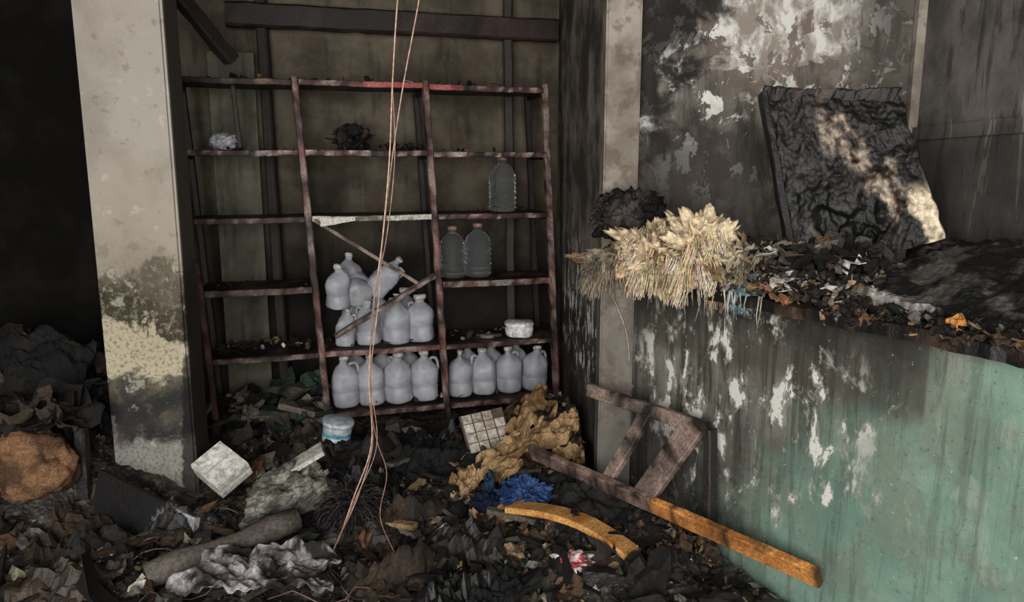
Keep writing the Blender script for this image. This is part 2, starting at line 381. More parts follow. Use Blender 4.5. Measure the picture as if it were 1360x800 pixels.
for li,z in enumerate(LV):
    for b in range(3):
        if b==1 and li==2: continue
        if b==0 and li==0: continue
        u0,u1=US[b],US[b+1]
        dz=.010*NZ.noise(Vector((li*3.1,b*7.7,1)))
        def pos(uu,vv,u0=u0,u1=u1,z=z,dz=dz):
            p=SW(u0+(u1-u0)*uu,-.01+.36*vv,z+dz-.003*math.sin(math.pi*uu)); p.z+=.003*NZ.noise(p*8); return p
        sh.shell(pos,14,6,(0,0,-.018),lambda a,b2,p:lerp(c(28,25,24),c(92,72,62),sst(fr(p,7,1),-.1,.5)))
        asha={5:.7,4:1.0,3:1 if b==1 else .7,2:.5,1:.6,0:.4}[li]
        cf=redcol(li*5+b,asha)
        if li==5 and b>=1:
            cf0=cf; cf=lambda t,p,cf0=cf0,b=b:(lerp(cf0(t,p),c(178,88,84),.8) if (b==1 and t>.5) or (b==2 and t<.3) else cf0(t,p))
        if li in(3,) and b==1: cf=lambda t,p:lerp(c(200,194,184),c(110,95,86),sst(fr(p,12,4),0,.4))
        if b==0 and li!=4: 
            cf1=cf; cf=lambda t,p,cf1=cf1:lerp(cf1(t,p),c(34,26,24),.5)
        sh.beam(SW(u0+.02,-.025,z+dz-.014),SW(u1-.02,-.025,z+dz-.014),.018,.03 if li not in(2,) else .036,n=30,j=.003,col=cf,bend=lambda t:(0,0,-.003*math.sin(math.pi*t)))
    for u in (US if li else US[1:]):
        sh.beam(SW(u,0,z-.03),SW(u,.34,z-.03),.02,.03,n=4,j=.002,col=c(30,25,23))
sh.beam(SW(.28,.1,1.66),SW(.28,.1,2.0),.025,.03,up=UPV,n=10,j=.003,col=c(60,52,46))
sh.beam(SW(.63,-.04,1.27),SW(1.17,-.045,.90),.02,.03,up=UPV,n=16,j=.003,col=lambda t,p:lerp(c(150,130,114),c(76,60,52),sst(fr(p,10,4),-.1,.4)))
sh.beam(SW(.68,-.07,.62),SW(1.27,-.06,.94),.024,.055,up=UPV,n=20,j=.004,col=lambda t,p:lerp(c(150,134,124),c(72,50,44),sst(fr(p,10,8),-.2,.3)))
sh.make('wooden_shelving_unit',M_WOOD)
pb=MB()
pb.shell(lambda u,v:SW(.66+.19*u,-.05-.01*v,1.285-.05*v*(1-.6*u))+V(0,0,.004*NZ.noise(V(u*4,v*4,0))),8,4,(0,.003,0),c(225,222,215))
pb.make('paper_scrap',M_CLOTH)
bmx=MB()
bmx.beam((-1.6,4.42,2.40),(.28,4.96,2.40),.08,.13,n=30,j=.006,col=lambda t,p:lerp(c(34,25,22),c(60,43,38),sst(fr(p,4,2),.0,.4)))
bmx.make('ceiling_beam',M_WOOD)
bmx=MB(); bmx.beam((-1.72,3.55,2.6),(-1.45,4.05,2.10),.07,.07,n=20,j=.006,col=c(50,42,38)); bmx.make('diagonal_brace',M_WOOD)
for (x,y) in ((-1.40,4.50),(.0,4.90)):
    bmx=MB(); bmx.beam((x,y,0),(x-.03,y,2.9),.06,.06,up=(0,1,0),n=20,j=.004,col=c(46,38,34)); bmx.make('timber_stud',M_WOOD)

# jugs
def jug(u,v,z,rz=0,tilt=(0,0),s=1.0,w=0.0,mat=None,name='water_jug',sd=0):
    m=MB(); base=SW(u,v,z)
    M=Matrix.Translation(base)@Euler((tilt[0],tilt[1],rz)).to_matrix().to_4x4()@Matrix.Scale(s,4)
    prof=[(.001,.004),(.055,.0),(.070,.006),(.077,.022),(.076,.05),(.0775,.085),(.074,.09),(.074,.10),(.0775,.105),(.078,.16),(.075,.19),(.064,.215),(.047,.235),(.030,.25),(.022,.258),(.0215,.275),(.024,.277),(.024,.282)]
    def warp(p):
        n=NZ.noise_vector(p*11+Vector((sd*3.3,sd,0)))
        return p+Vector((n.x,n.y,n.z*.6))*w*(p.z/.28)
    m.lathe(prof,M,(1,1,1),28,.09,0,warp)
    m.lathe([(.001,.278),(.0265,.278),(.027,.282),(.027,.297),(.025,.30),(.001,.301)],M,c(190,190,184),16,0,1,warp)
    hp=[(.03,0,.245),(.05,0,.256),(.072,0,.25),(.082,0,.225),(.080,0,.19),(.072,0,.165)]
    m.tube([M@warp(Vector(p)) for p in hp],.009*s,(1,1,1),8,0)
    return m.make(name,[mat or M_JUG,M_PLAS])
k=0
for u in (.715,.87,1.025,1.185): jug(u,.09,.166,U(0,6),(U(-.04,.04),U(-.04,.04)),U(.97,1.04),.02,sd=k); k+=1
for u in (.79,.95,1.11): jug(u,.255,.166,U(0,6),(0,0),1,.01,sd=k); k+=1
for u in (1.41,1.56,1.72,1.885): jug(u,.10,.166,U(0,6),(U(-.05,.05),U(-.05,.05)),U(.92,.98),.03,sd=k); k+=1
for u in (1.49,1.645,1.81): jug(u,.255,.166,U(0,6),(0,0),.95,.01,sd=k); k+=1
for u,s in ((.74,.72),(.88,.85),(1.04,.98),(1.19,.95)): jug(u,.10,.525,U(0,6),(U(-.06,.06),U(-.06,.06)),s,.035,sd=k); k+=1
for u,s in ((.80,.85),(.96,.95),(1.12,1)): jug(u,.255,.525,U(0,6),(0,0),s,.02,sd=k); k+=1
jug(.72,.14,.75,1.0,(.15,-.1),.85,.04,sd=31); jug(.85,.12,.80,2.6,(.5,1.0),1.05,.05,sd=32); jug(.93,.2,.82,.4,(.3,.7),.9,.04,sd=33); jug(.80,.24,.78,1.4,(-.1,.2),.9,.03,sd=34)
def ribbed(u,z,s=1):
    m=MB(); M=Matrix.Translation(SW(u,.11,z))@Matrix.Scale(s,4)
    prof=[(.001,.004),(.06,0),(.072,.01)]
    for i in range(44):
        zz=.015+.165*i/43; prof.append((.072+.004*math.sin(i*.95),zz))
    prof+=[(.070,.195),(.055,.225),(.035,.245),(.024,.25),(.024,.275)]
    m.lathe(prof,M,(1,1,1),28); m.lathe([(.001,.27),(.027,.27),(.027,.29),(.001,.292)],M,c(150,120,110),16,0,1)
    m.make('ribbed_bottle',[M_CLR,M_PLAS])
ribbed(1.41,.905,1.05); ribbed(1.565,.905,1.1); ribbed(1.74,1.295,1.12)
m=MB(); M=Matrix.Translation(SW(1.80,.08,.522))
m.lathe([(.001,0),(.07,0),(.082,.01),(.086,.05),(.084,.075),(.09,.078),(.09,.088),(.07,.096),(.001,.1)],M,c(240,241,244),28,.1,0,lambda p:p+NZ.noise_vector(p*12)*.006); m.make('food_container',M_PLAS)
m=MB(); m.blob(SW(.2,.1,1.69),(.075,.06,.05),.25,2,4,c(190,194,204),seed=4,ridge=.3,floor=1.648); m.make('melted_bowl',M_PLAS)
m=MB(); m.lathe([(.001,0),(.05,0),(.07,.012),(.07,.018),(.001,.02)],Matrix.Translation(SW(1.6,.1,.522)),c(120,116,110),20); m.make('saucer',M_PLAS)
m=MB()
def sdeb(u0,u1,z,n,s0,s1,w=(75,15,8,1,1),hh=.0):
    for _ in range(n):
        a=U(s0,s1); m.chunk(SW(U(u0,u1),U(.02,.3),z+a*.35+U(0,hh)),a,pal(w))
sdeb(.80,.98,1.65,60,.04,.08,(90,6,4,0,0),hh=.09); sdeb(1.05,1.28,1.65,30,.025,.055,(80,8,12,0,0),hh=.02); sdeb(1.3,1.95,1.65,14,.01,.03)
sdeb(.05,.58,1.65,14,.01,.03); sdeb(.05,1.9,2.02,40,.02,.05); sdeb(.03,.58,.53,40,.02,.06,(70,15,10,3,2),.02); sdeb(.03,.58,.905,14,.01,.03)
sdeb(1.33,1.95,.53,30,.01,.04,(60,25,10,2,3)); sdeb(1.33,1.95,1.295,12,.01,.03); sdeb(.62,1.28,.53,30,.02,.05,(70,20,5,1,4)); sdeb(.62,1.95,.17,60,.02,.05,(60,20,5,2,13))
m.make('shelf_debris',M_RUB)
m=MB()
for i in range(34):
    p=SW(U(.03,.58),U(-.12,.25),0); z=U(.1,.30)
    m.flake((p.x,p.y,z),U(.08,.2),random.choice([c(70,66,58),c(40,50,42),c(116,110,100),c(25,24,22),c(30,28,26),c(52,68,58)]),5,.4)
for i in range(5):
    p=SW(.12+.1*i,.0,.14); m.beam(p+V(-.09,0,.03*i%.1),p+V(.1,.05,.02),.12,.035,n=6,j=.006,col=random.choice([c(60,66,58),c(116,108,98),c(40,44,40)]))
m.make('burnt_carton_pile',M_RUB)

# ------------------------------------------------------------------ ground debris
def ga(x,y,cx,cy,sx,sy): return math.exp(-.5*(((x-cx)/sx)**2+((y-cy)/sy)**2))
def xmax(y): return .34+ .035*min(1,max(0,(y-3.15)/1.8))*-1 if y>3.1 else A[0]-.03+D[0]*((3.15-y)/.875)
def H0(x,y):
    h=.035+.26*ga(x,y,.28,3.72,.22,.36)+.07*ga(x,y,.1,3.35,.4,.3)+.62*ga(x,y,-2.75,3.85,.6,.55)+.14*ga(x,y,-2.1,3.1,.3,.25)
    h+=.09*ga(x,y,-1.0,3.45,.45,.3)+.12*ga(x,y,.6,2.7,.3,.35)+.05*ga(x,y,-.35,3.8,.5,.3)
    if y>4.0: h*=1-.6*sst(y,3.95+.2*(x+1.68)/1.9,4.25+.2*(x+1.68)/1.9)
    return h
def H(x,y):
    return max(.008,H0(x,y)+.055*fr((x,y,0),2.6,1,3)+.03*fr((x,y,0),9,5,3)+.012*NZ.noise(V(x*40,y*40,2)))
m=MB()
NX,NY=300,230
vs=[];
for j in range(NY+1):
    y=1.6+(4.95-1.6)*j/NY
    for i in range(NX+1):
        x=-3.4+(xmax(y)+3.4)*i/NX
        z=H(x,y)
        if y>4.75: x=min(x,.27)
        vs.append((x,min(y,3.98+.2885*(x+3.6)-.06),z))
fs=[[j*(NX+1)+i,j*(NX+1)+i+1,(j+1)*(NX+1)+i+1,(j+1)*(NX+1)+i] for j in range(NY) for i in range(NX)]
m.add(vs,fs,(.1,.1,.1),True); m.make('ash_heap',M_ASH)

m=MB()
def ok(x,y,r):
    if x>xmax(y)-r: return False
    if -1.82-r<x<-1.40+r and 3.2-r<y<3.42+r: return False
    if y>3.93+.2885*(x+1.68)-r*.5 and x>-1.75: return False
    if y>3.85+.2885*(x+3.6): return False
    return True
KEEP=[(.10,3.6,.18),(.04,3.32,.15),(.055,3.02,.12),(-.12,3.46,.13),(-.92,2.5,.2),(-1.27,3.1,.1),(-1.99,2.95,.15),(.23,2.72,.1)]
def clus(x,y,k): return fr((x,y,0),2.2,k,3)
def scat(n,x0,x1,y0,y1,s0,s1,w,fl=.25,lift=.3):
    for _ in range(n):
        for _t in range(6):
            x,y=U(x0,x1),U(y0,y1); a=s0+(s1-s0)*R()**2.5
            if ok(x,y,a*.8) and not (a>.03 and any(math.hypot(x-kx,y-ky)<kr+a*.5 for kx,ky,kr in KEEP)): break
        else: continue
        cl=clus(x,y,7)
        ww=(w[0],w[1]*(1+2.5*max(0,cl)),w[2]*(1+2.5*max(0,-cl)),w[3]*(.4+2*max(0,-cl)),w[4]*(.3+3*max(0,cl)))
        q=pal(ww)
        if R()<fl: m.flake((x,y,H(x,y)+a*.15),a*1.3,q,3,.8)
        else: m.chunk((x,y,H(x,y)+a*lift),a,q)
scat(3600,-2.6,1.0,2.1,4.2,.010,.055,(55,20,14,5,5),.2)
scat(1500,-.5,.5,2.6,4.1,.012,.055,(30,22,24,13,12),.2)
scat(800,-.2,.35,3.2,4.0,.02,.06,(30,18,26,16,10))
scat(300,.2,.75,2.5,3.1,.02,.06,(30,20,20,14,14))
scat(900,-1.9,0.4,2.2,3.0,.012,.06,(50,26,12,4,6))
scat(380,-2.4,.8,2.2,4.0,.07,.18,(74,16,10,0,0),.1,.15)
scat(500,-3.3,-1.9,2.4,4.2,.02,.12,(86,6,8,0,0))
scat(40,-1.9,.6,2.3,3.9,.04,.08,(0,8,0,8,60),.85)
m.make('charred_rubble',M_RUB)

m=MB()
for i in range(34):
    x0,y0=U(-2.3,.4),U(2.35,3.75); r=U(.12,.24)
    if not ok(x0,y0,r*.85) or any(math.hypot(x0-kx,y0-ky)<kr+r*.6 for kx,ky,kr in KEEP): continue
    a0=U(0,6.3); sd=U(0,99); q=random.choice([c(26,25,25),c(38,36,35),c(60,55,50),c(18,18,19),c(62,50,38),c(78,72,66)])
    def pos(u,v,x0=x0,y0=y0,r=r,a0=a0,sd=sd):
        dx,dy=(u-.5)*2*r*(1+.5*NZ.noise(V(v*3,sd,0))),(v-.5)*1.3*r*(1+.5*NZ.noise(V(u*3,sd,4)))
        X=x0+dx*math.cos(a0)-dy*math.sin(a0); Y=y0+dx*math.sin(a0)+dy*math.cos(a0)
        e=max(abs(u-.5),abs(v-.5))*2
        return V(min(X,xmax(Y)-.01),Y,H(X,Y)+.02+.05*(1-e)+.10*abs(fr((u*2,v*2,sd),1.2,0,4))*(1.1-e*.6))
    m.shell(pos,22,18,(0,0,-.006),lambda a,b,p,q=q,sd=sd:lerp(q,tuple(k*.4 for k in q),sst(fr(p,9,sd),-.1,.4)),mi=i%2)
m.make('charred_cloth_heap',[M_CHAR,M_RUB])

m=MB()
for i in range(60):
    x,y=U(-2.2,.3),U(2.4,3.8); L=U(.12,.45); a=U(0,3.14)
    if not ok(x,y,L*.55): continue
    z=H(x,y)+.04; dd=V(math.cos(a),math.sin(a),U(-.12,.2))*L/2
    m.beam(V(x,y,z)-dd,V(x,y,z)+dd,U(.012,.045),U(.01,.03),n=8,j=.006,col=pal((54,20,22,4,0)))
m.make('charred_sticks',M_RUB)
m=MB()
for i in range(12):
    x,y=U(-1.8,.3),U(2.4,3.6); a=U(0,6.3); P=[]
    for k2 in range(12):
        P.append((x,y,H(x,y)+.05+.02*math.sin(k2*1.3+i))); a+=U(-.7,.7); x+=.045*math.cos(a); y+=.045*math.sin(a)
        if not ok(x,y,.03): break
    if len(P)>4: m.tube(P,.0025,random.choice([c(30,28,28),c(110,80,70),c(80,76,70)]),5)
m.make('twisted_wires',M_PLAS)

# ------------------------------------------------------------------ specific floor things
m=MB()
def woodf(th0,th1,dark=c(104,84,74),bright=c(206,140,76)):
    def f(t,p):
        n=fr(p,12,2)
        q=lerp(dark,c(142,120,108),sst(n,-.1,.4)); q=lerp(q,c(40,32,29),sst(-n,.1,.4))
        b=lerp(bright,c(156,98,50),sst(n,-.2,.4))
        q=lerp(q,b,sst(t,th0,th0+.02))
        if (t>.57 and t<.6) or (.74<t<.76) or t>.985: q=lerp(q,c(30,22,18),.8)
        return q
    return f
Rl0,Rl1=V(.091,3.2,.30),V(.975,2.2,.27)
m.beam(Rl0,Rl1,.03,.08,up=(-.35,-.3,.9),n=60,j=.002,col=woodf(.5,.99))
Q0,Q1=V(.325,3.08,.625),V(.725,2.65,.60)
m.beam(Q0,Q1,.03,.055,up=(0,0,1),n=30,j=.002,col=woodf(2,3,c(100,90,84)))
m.beam(V(.385,2.88,.30),V(.54,2.855,.61),.03,.055,up=(.6,-.8,0),n=14,j=.002,col=woodf(2,3,c(102,90,82)))
m.beam(V(.507,2.735,.30),V(.685,2.69,.61),.03,.10,up=(.6,-.8,0),n=14,j=.002,col=woodf(2,3,c(102,88,82)))
m.beam(V(.735,2.66,.60),V(.74,2.6,.03),.035,.045,up=(.8,.5,0),n=14,j=.003,col=c(44,40,38))
m.make('broken_wooden_ladder',M_WOOD)
m=MB()
m.beam(V(.0,2.92,.17),V(.455,2.54,.15),.09,.028,n=40,j=.002,col=lambda t,p:lerp(lerp(c(212,160,98),c(178,120,64),sst(fr(p,9,4),-.2,.3)),c(30,24,20),sst(t,.95,1)),bend=lambda t:(0.03*math.sin(math.pi*t),.03*math.sin(math.pi*t),.03*math.sin(math.pi*t)))
m.make('curved_wood_slat',M_CLOTH)
m=MB(); m.beam(V(.25,2.48,.12),V(.62,2.40,.12),.05,.04,n=20,j=.008,col=c(24,20,18)); m.beam(V(.45,2.55,.12),V(.60,2.45,.12),.03,.02,n=10,j=.004,col=c(80,50,30)); m.make('charred_post',M_CHAR)

m=MB()
def foam(cx,cy,sx,sy,rz,sd,lift=.03):
    def pos(u,v):
        x=(u-.5)*sx; y=(v-.5)*sy; x*=1+.5*NZ.noise(V(v*3,sd,0)); y*=1+.5*NZ.noise(V(u*3,sd,4))
        X=cx+x*math.cos(rz)-y*math.sin(rz); Y=cy+x*math.sin(rz)+y*math.cos(rz); X=min(X,xmax(Y)-.02)
        return V(X,Y,H0(X,Y)+lift+.05+.05*fr((u*2.0,v*2.0,sd),1,0,3)+.006*NZ.noise(V(u*14,v*14,sd)))
    m.shell(pos,44,44,(0,0,-.03),lambda a,b,p:lerp(lerp(c(172,144,106),c(126,98,68),sst(fr(p,8,sd),-.3,.4)),c(40,32,26),sst(fr(p,7,sd+3),.24,.42)))
foam(.08,3.62,.20,.44,.1,1,.05); foam(.02,3.30,.30,.24,.5,2,.04); foam(.24,3.42,.22,.16,.8,5,.03); foam(-.04,2.97,.26,.12,.3,7,.02); foam(.28,3.2,.16,.12,.2,9,.03); foam(-.2,3.2,.14,.1,.9,12,.02)
m.make('burnt_foam_sheet',M_CLOTH)
m=MB()
E=Euler((.75,-.15,.25)).to_matrix(); PC=V(-.12,3.5,.27)
for i in range(4):
    for j in range(5):
        if (i,j) in ((3,4),(0,0)): continue
        p=PC+E@V((i-1.5)*.052,(j-2)*.052,0)
        m.beam(p+E@V(-.023,0,0),p+E@V(.023,0,0),.046,.012,up=E@V(0,0,1),n=2,j=.001,col=random.choice([c(215,210,200),c(190,182,170),c(165,155,142)]))
m.beam(PC+E@V(-.11,0,-.012),PC+E@V(.11,0,-.012),.27,.012,up=E@V(0,0,1),n=4,j=.002,col=c(90,80,70))
m.make('mosaic_tile_panel',M_PLAS)
m=MB(); m.blob((.055,3.02,.17),(.12,.10,.085),.35,2.2,6,lambda p,i:lerp(c(28,48,84),c(62,88,136),sst(fr(p,16,3),-.3,.4)),seed=11,ridge=.7)
m.blob((-.10,3.0,.14),(.08,.06,.05),.35,2.2,5,c(26,32,52),seed=15,ridge=.7); m.blob((-.1,3.12,.17),(.03,.05,.07),.3,2,4,c(40,60,80),seed=16,ridge=.5)
m.make('blue_cloth',M_CLOTH)
m=MB(); E=Euler((.5,.3,-.6)).to_matrix(); ctr=V(-1.27,3.12,.25)
for i in range(4):
    p=ctr+E@V(0,0,-.03+.02*i); m.beam(p+E@V(-.095,0,0),p+E@V(.095,0,0),.16,.018,up=E@V(0,0,1),n=6,j=.0015,col=c(214,212,206) if i%2 else c(180,178,172),ch=.1)
p=ctr+E@V(0,0,.046)
m.beam(p+E@V(-.093,0,0),p+E@V(-.004,0,0),.155,.008,up=E@V(0,0,1),n=3,j=.001,col=c(222,222,218)); m.beam(p+E@V(.004,0,0),p+E@V(.093,0,0),.155,.008,up=E@V(0,0,1),n=3,j=.001,col=c(215,214,210))
m.make('ceramic_tile_stack',M_PLAS)
m=MB(); m.blob((-.96,3.05,.15),(.21,.13,.13),.35,1.5,5,lambda p,i:lerp(c(78,78,72),c(136,135,126),sst(fr(p,16,2),-.3,.4)),rot=(.2,-.3,.4),seed=3,smooth=False,ridge=.2); m.make('concrete_lump',M_RUB)
m=MB(); E=Euler((.1,-.5,.3)).to_matrix(); m.beam(V(-.96,3.08,.27)+E@V(-.06,0,0),V(-.96,3.08,.27)+E@V(.16,0,0),.10,.022,up=E@V(0,0,1),n=6,j=.003,col=c(200,198,190)); m.make('plaster_slab',M_RUB)
m=MB(); M=Matrix.Translation(V(-.9,3.62,.13))@Euler((.1,.15,.3)).to_matrix().to_4x4()
def tubc(p,i):
    z=(M.inverted()@Vector(p)).z; 
    if .05<z<.075: return c(190,60,60)
    if .075<z<.11: return c(215,225,230)
    if .02<z<=.05: return c(70,150,165)
    if .11<=z<.13: return c(90,165,190)
    return c(190,200,208)
prof=[(.001,0),(.062,0)]+[(.068+.004*i/16,.004+.156*i/16) for i in range(17)]+[(.078,.162),(.078,.178),(.072,.182),(.001,.184)]
m.lathe(prof,M,tubc,30,.06); m.make('detergent_tub',M_PLAS)
m=MB()
def pos(u,v):
    p=V(-1.74,3.0,.30).lerp(V(-1.27,2.82,.17),u)+V(.0,-.10,-.17)*v*(1-.25*u)+V(0,0,.006*NZ.noise(V(u*5,v*5,3))); return p
m.shell(pos,24,10,(0.01,.025,-.01),lambda a,b,p:lerp(c(20,19,19),c(160,162,166),sst(a+.25*b+.15*fr(p,8,1),.80,.86)))
m.make('laminate_board',M_WOOD)
m=MB(); m.beam(V(-1.83,3.02,.0),V(-1.86,3.1,.45),.05,.05,up=(0,1,0),n=14,j=.006,col=c(34,32,31)); m.make('charred_stake',M_CHAR)
def fluffy(name,ctr,rad,n,L,cols,seed,mat=M_FIB,grav=1.0,r=.003,out=None,base=None,rg=.3):
    m=MB(); random.seed(seed)
    m.blob(ctr,rad,.3,2,5,base or cols[0],seed=seed,ridge=rg)
    for _ in range(n):
        th=U(0,6.28); ph=math.acos(U(-.25,1)); dn=V(math.sin(ph)*math.cos(th),math.sin(ph)*math.sin(th),math.cos(ph))
        p=Vector(ctr)+V(dn.x*rad[0],dn.y*rad[1],dn.z*rad[2])*.93
        d=(dn+V(U(-.6,.6),U(-.6,.6),U(-.3,.3))).normalized()
        if out: d=(d+Vector(out)).normalized()
        pts=[p.copy()]; l=U(.5,1)*L
        for k in range(6):
            d=(d+V(U(-.25,.25),U(-.25,.25),-.28*grav)).normalized(); p=p+d*l/6; pts.append(p.copy())
        rr=r*U(.6,1.4); m.tube(pts,lambda t,rr=rr:rr*(1-.7*t),tuple(x*U(.7,1.2) for x in random.choice(cols)),4)
    return m.make(name,mat)
fluffy('burnt_broom_head',(-.66,2.95,.15),(.11,.09,.08),500,.12,[c(46,43,43),c(78,75,73),c(30,28,28)],21,r=.0025)
m=MB()
def pos(u,v):
    x=(u-.5)*.5*(1+.35*NZ.noise(V(v*3,1,0)));y=(v-.5)*.26*(1+.35*NZ.noise(V(u*3,2,0)))
    return V(-.92+x,2.5+y,.09+.10*abs(fr((u*1.7,v*1.7,3),1,0,4))+.03*math.sin(3.1*u)+.005*NZ.noise(V(u*16,v*16,0)))
m.shell(pos,60,40,(0,0,-.004),lambda a,b,p:lerp(lerp(c(166,162,164),c(84,79,80),sst(fr(p,9,6),-.1,.35)),c(34,31,30),sst(fr(p,7,16),.1,.3)),smooth=False)
m.make('crumpled_plastic_sheet',M_RUB)
m=MB(); m.blob((-1.93,2.42,.08),(.12,.1,.07),.4,2,5,c(130,128,122),seed=5,ridge=.6,smooth=False); m.blob((-1.55,2.62,.10),(.07,.05,.04),.4,2,4,c(160,158,152),seed=9,ridge=.6,smooth=False); m.make('crumpled_paper',M_CLOTH)
m=MB(); m.tube([(-1.32+.09*i,2.5+.07*i,.1+.01*i) for i in range(6)],lambda t:.045+.012*math.sin(9*t),c(96,90,84),12); m.make('ash_covered_log',M_RUB)
m=MB(); m.blob((-2.0,2.98,.33),(.165,.14,.15),.2,1.2,5,lambda p,i:lerp(c(134,102,76),c(84,62,48),sst(fr(p,6,3),-.2,.4)),seed=8,ridge=.1); m.make('scorched_sack',M_CLOTH)
m=MB()
for i in range(16): m.flake((-2.02+U(-.22,.16),3.1+U(-.1,.1),.50+U(0,.05)),U(.12,.26),random.choice([c(30,28,27),c(66,56,46),c(22,20,20)]),6,.5)
m.make('charred_carton',M_RUB)
m=MB()
def pos(u,v): return V(-2.6+.55*u,3.65-.25*v,.66+.10*math.sin(u*3)-.35*v*v+.07*fr((u*3,v*3,0),1,4,4))
m.shell(pos,40,30,(0,0,-.02),lambda a,b,p:lerp(c(14,14,14),c(32,30,28),sst(fr(p,7,2),0,.4)))
m.make('burnt_tarpaulin',M_RUB)
m=MB(); m.blob((.22,2.54,.14),(.08,.045,.04),.3,2,4,lambda p,i:lerp(c(160,40,52),c(210,200,200),sst(fr(p,20,2),-.05,.1)),seed=2,ridge=.5); m.make('snack_packet',M_PLAS)
for (x,y,cl,s) in ((-.27,2.72,c(60,140,110),.035),(-1.0,3.0,c(70,130,120),.03),(-.2,2.86,c(50,110,95),.03)):
    m=MB(); m.blob((x,y,H(x,y)+.05),(s*1.6,s,s*.5),.3,2,3,cl,seed=x*9,ridge=.5); m.make('green_wrapper',M_PLAS)
m=MB(); m.lathe([(.001,0),(.03,0),(.036,.03),(.04,.06),(.038,.06),(.03,.02)],Matrix.Translation(V(-.3,2.82,H(-.3,2.82)+.03))@Euler((.4,.9,.4)).to_matrix().to_4x4(),c(205,205,200),18); m.make('plastic_cup',M_PLAS)

# ------------------------------------------------------------------ counter
def back(s):
    x,y=AB(s,0); t=min((1.60-x)/B[0],(3.10-y)/max(B[1],.01)); return max(.02,t)
m=MB()
def cpos(u,v):
    s=-.02+2.27*u; w0=-.08-.02*NZ.noise(V(s*6,0,0))-.008*NZ.noise(V(s*25,3,0)); w=w0+(back(max(s,.0))-.02-w0)*v
    x,y=AB(s,w); 
    if s<.1: y=min(y,3.11)
    return V(min(x,1.60),y,CT+.010*NZ.noise(V(x*9,y*9,0)))
m.shell(cpos,140,30,(0,0,-.038),lambda a,b,p:lerp(c(20,18,17),c(72,54,42),sst(fr(p,8,3),.05,.5)))
m.make('counter_top',M_CHAR)
m=MB(); random.seed(5)
def con(n,s0,s1,w0,w1,z0,z1,a0,a1,w,fl=.3):
    for _ in range(n):
        s=U(s0,s1); ww=U(w0,w1)
        if ww>back(s)-.06: continue
        x,y=AB(s,ww); a=a0+(a1-a0)*R()**2; z=CT+.008+U(z0,z1)
        if y>3.08-a: continue
        q=pal(w)
        if R()<fl: m.flake((x,y,z),a*1.4,q,3,.6)
        else: m.chunk((x,y,z),a,q)
con(1400,.45,1.05,-.08,.2,0,.09,.008,.036,(42,28,16,7,7))
con(500,.5,1.0,.0,.3,.0,.16,.02,.07,(58,22,12,4,4))
con(600,.9,2.2,-.08,.15,0,.025,.01,.035,(74,12,12,2,0))
con(300,1.0,2.2,-.08,-.02,-.03,.01,.01,.035,(50,10,32,8,0),.5)
con(300,.0,.6,.0,.3,0,.1,.02,.07,(80,12,5,3,0))
for (s,w,z,q) in ((.78,-.06,.03,c(160,108,98)),(.70,-.05,.06,c(84,92,98)),(.86,-.06,.0,c(140,94,70)),(1.40,-.06,.03,c(186,126,64))):
    x,y=AB(s,w)
    for i in range(3): m.flake((x+U(-.02,.02),y+U(-.02,.02),CT+z+U(-.01,.02)),U(.02,.038),q,3,.8)
m.make('counter_debris',M_RUB)
# fibre bundle: matted cream stuffing slumping over the counter edge
m=MB(); random.seed(12)
BL=[((.41,2.93,1.19),(.13,.08,.05),c(134,124,108),1,[c(140,130,114),c(112,104,92),c(166,154,134)]),
    ((.54,2.83,1.23),(.14,.12,.12),c(208,190,158),2,[c(216,200,170),c(196,176,144),c(226,212,186)]),
    ((.69,2.74,1.25),(.15,.13,.13),c(218,200,168),3,[c(226,208,178),c(206,186,152),c(232,220,196)]),
    ((.84,2.68,1.20),(.13,.1,.10),c(146,136,118),4,[c(164,152,130),c(130,120,104),c(190,176,152)])]
for (ctr,rad,q,sd,CR) in BL:
    m.blob(ctr,rad,.7,1.8,6,lambda p,i,q=q:lerp(q,c(118,96,70),sst(fr(p,10,5),.05,.4)),seed=sd,ridge=.8)
    for tf in range(90):
        th=U(0,6.28); ph=math.acos(U(-.8,.9)); dn=V(math.sin(ph)*math.cos(th),math.sin(ph)*math.sin(th),math.cos(ph))
        if dn.y>.2: continue
        q0=Vector(ctr)+V(dn.x*rad[0],dn.y*rad[1],dn.z*rad[2])*.86; d0=(dn*.35+V(U(-.5,.4),-.35,-.75)).normalized(); l=U(.03,.09)*(1.4 if dn.z<-.2 else .9); cq=random.choice(CR); sd2=U(0,99)
        for _ in range(18):
            p=q0+V(U(-1,1),U(-1,1),U(-1,1))*.018; d=(d0+V(U(-1,1),U(-1,1),U(-1,1))*.18).normalized(); pts=[p.copy()]
            for k in range(5):
                w_=NZ.noise_vector(V(k*.9+sd2,sd2,0)); d=(d+w_*.5+V(0,0,-.15)).normalized(); p=p+d*l/5; pts.append(p.copy())
            rr=.0026*U(.6,1.5); m.tube(pts,lambda t,rr=rr:rr*(1-.5*t),tuple(x*U(.8,1.08) for x in cq),4)
m.make('scorched_fibre_bundle',M_FIB)
m=MB(); 
m.blob((.80,2.56,1.10),(.06,.05,.06),.4,2,5,lambda p,i:lerp(c(110,130,134),c(72,78,78),sst(fr(p,12,1),-.1,.3)),seed=6,ridge=.6)
for i in range(40):
    s=U(.05,.8); x,y=AB(s,-.105); z=1.14; L=U(.04,.15)
    m.tube([(x,y,z),(x+U(-.01,.01),y,z-L*.5),(x+U(-.012,.012),y,z-L)],lambda t:.0035*(1-.8*t),random.choice([c(190,188,180),c(140,152,150),c(150,136,112)]),5)
m.make('melted_plastic_drips',M_PLAS)
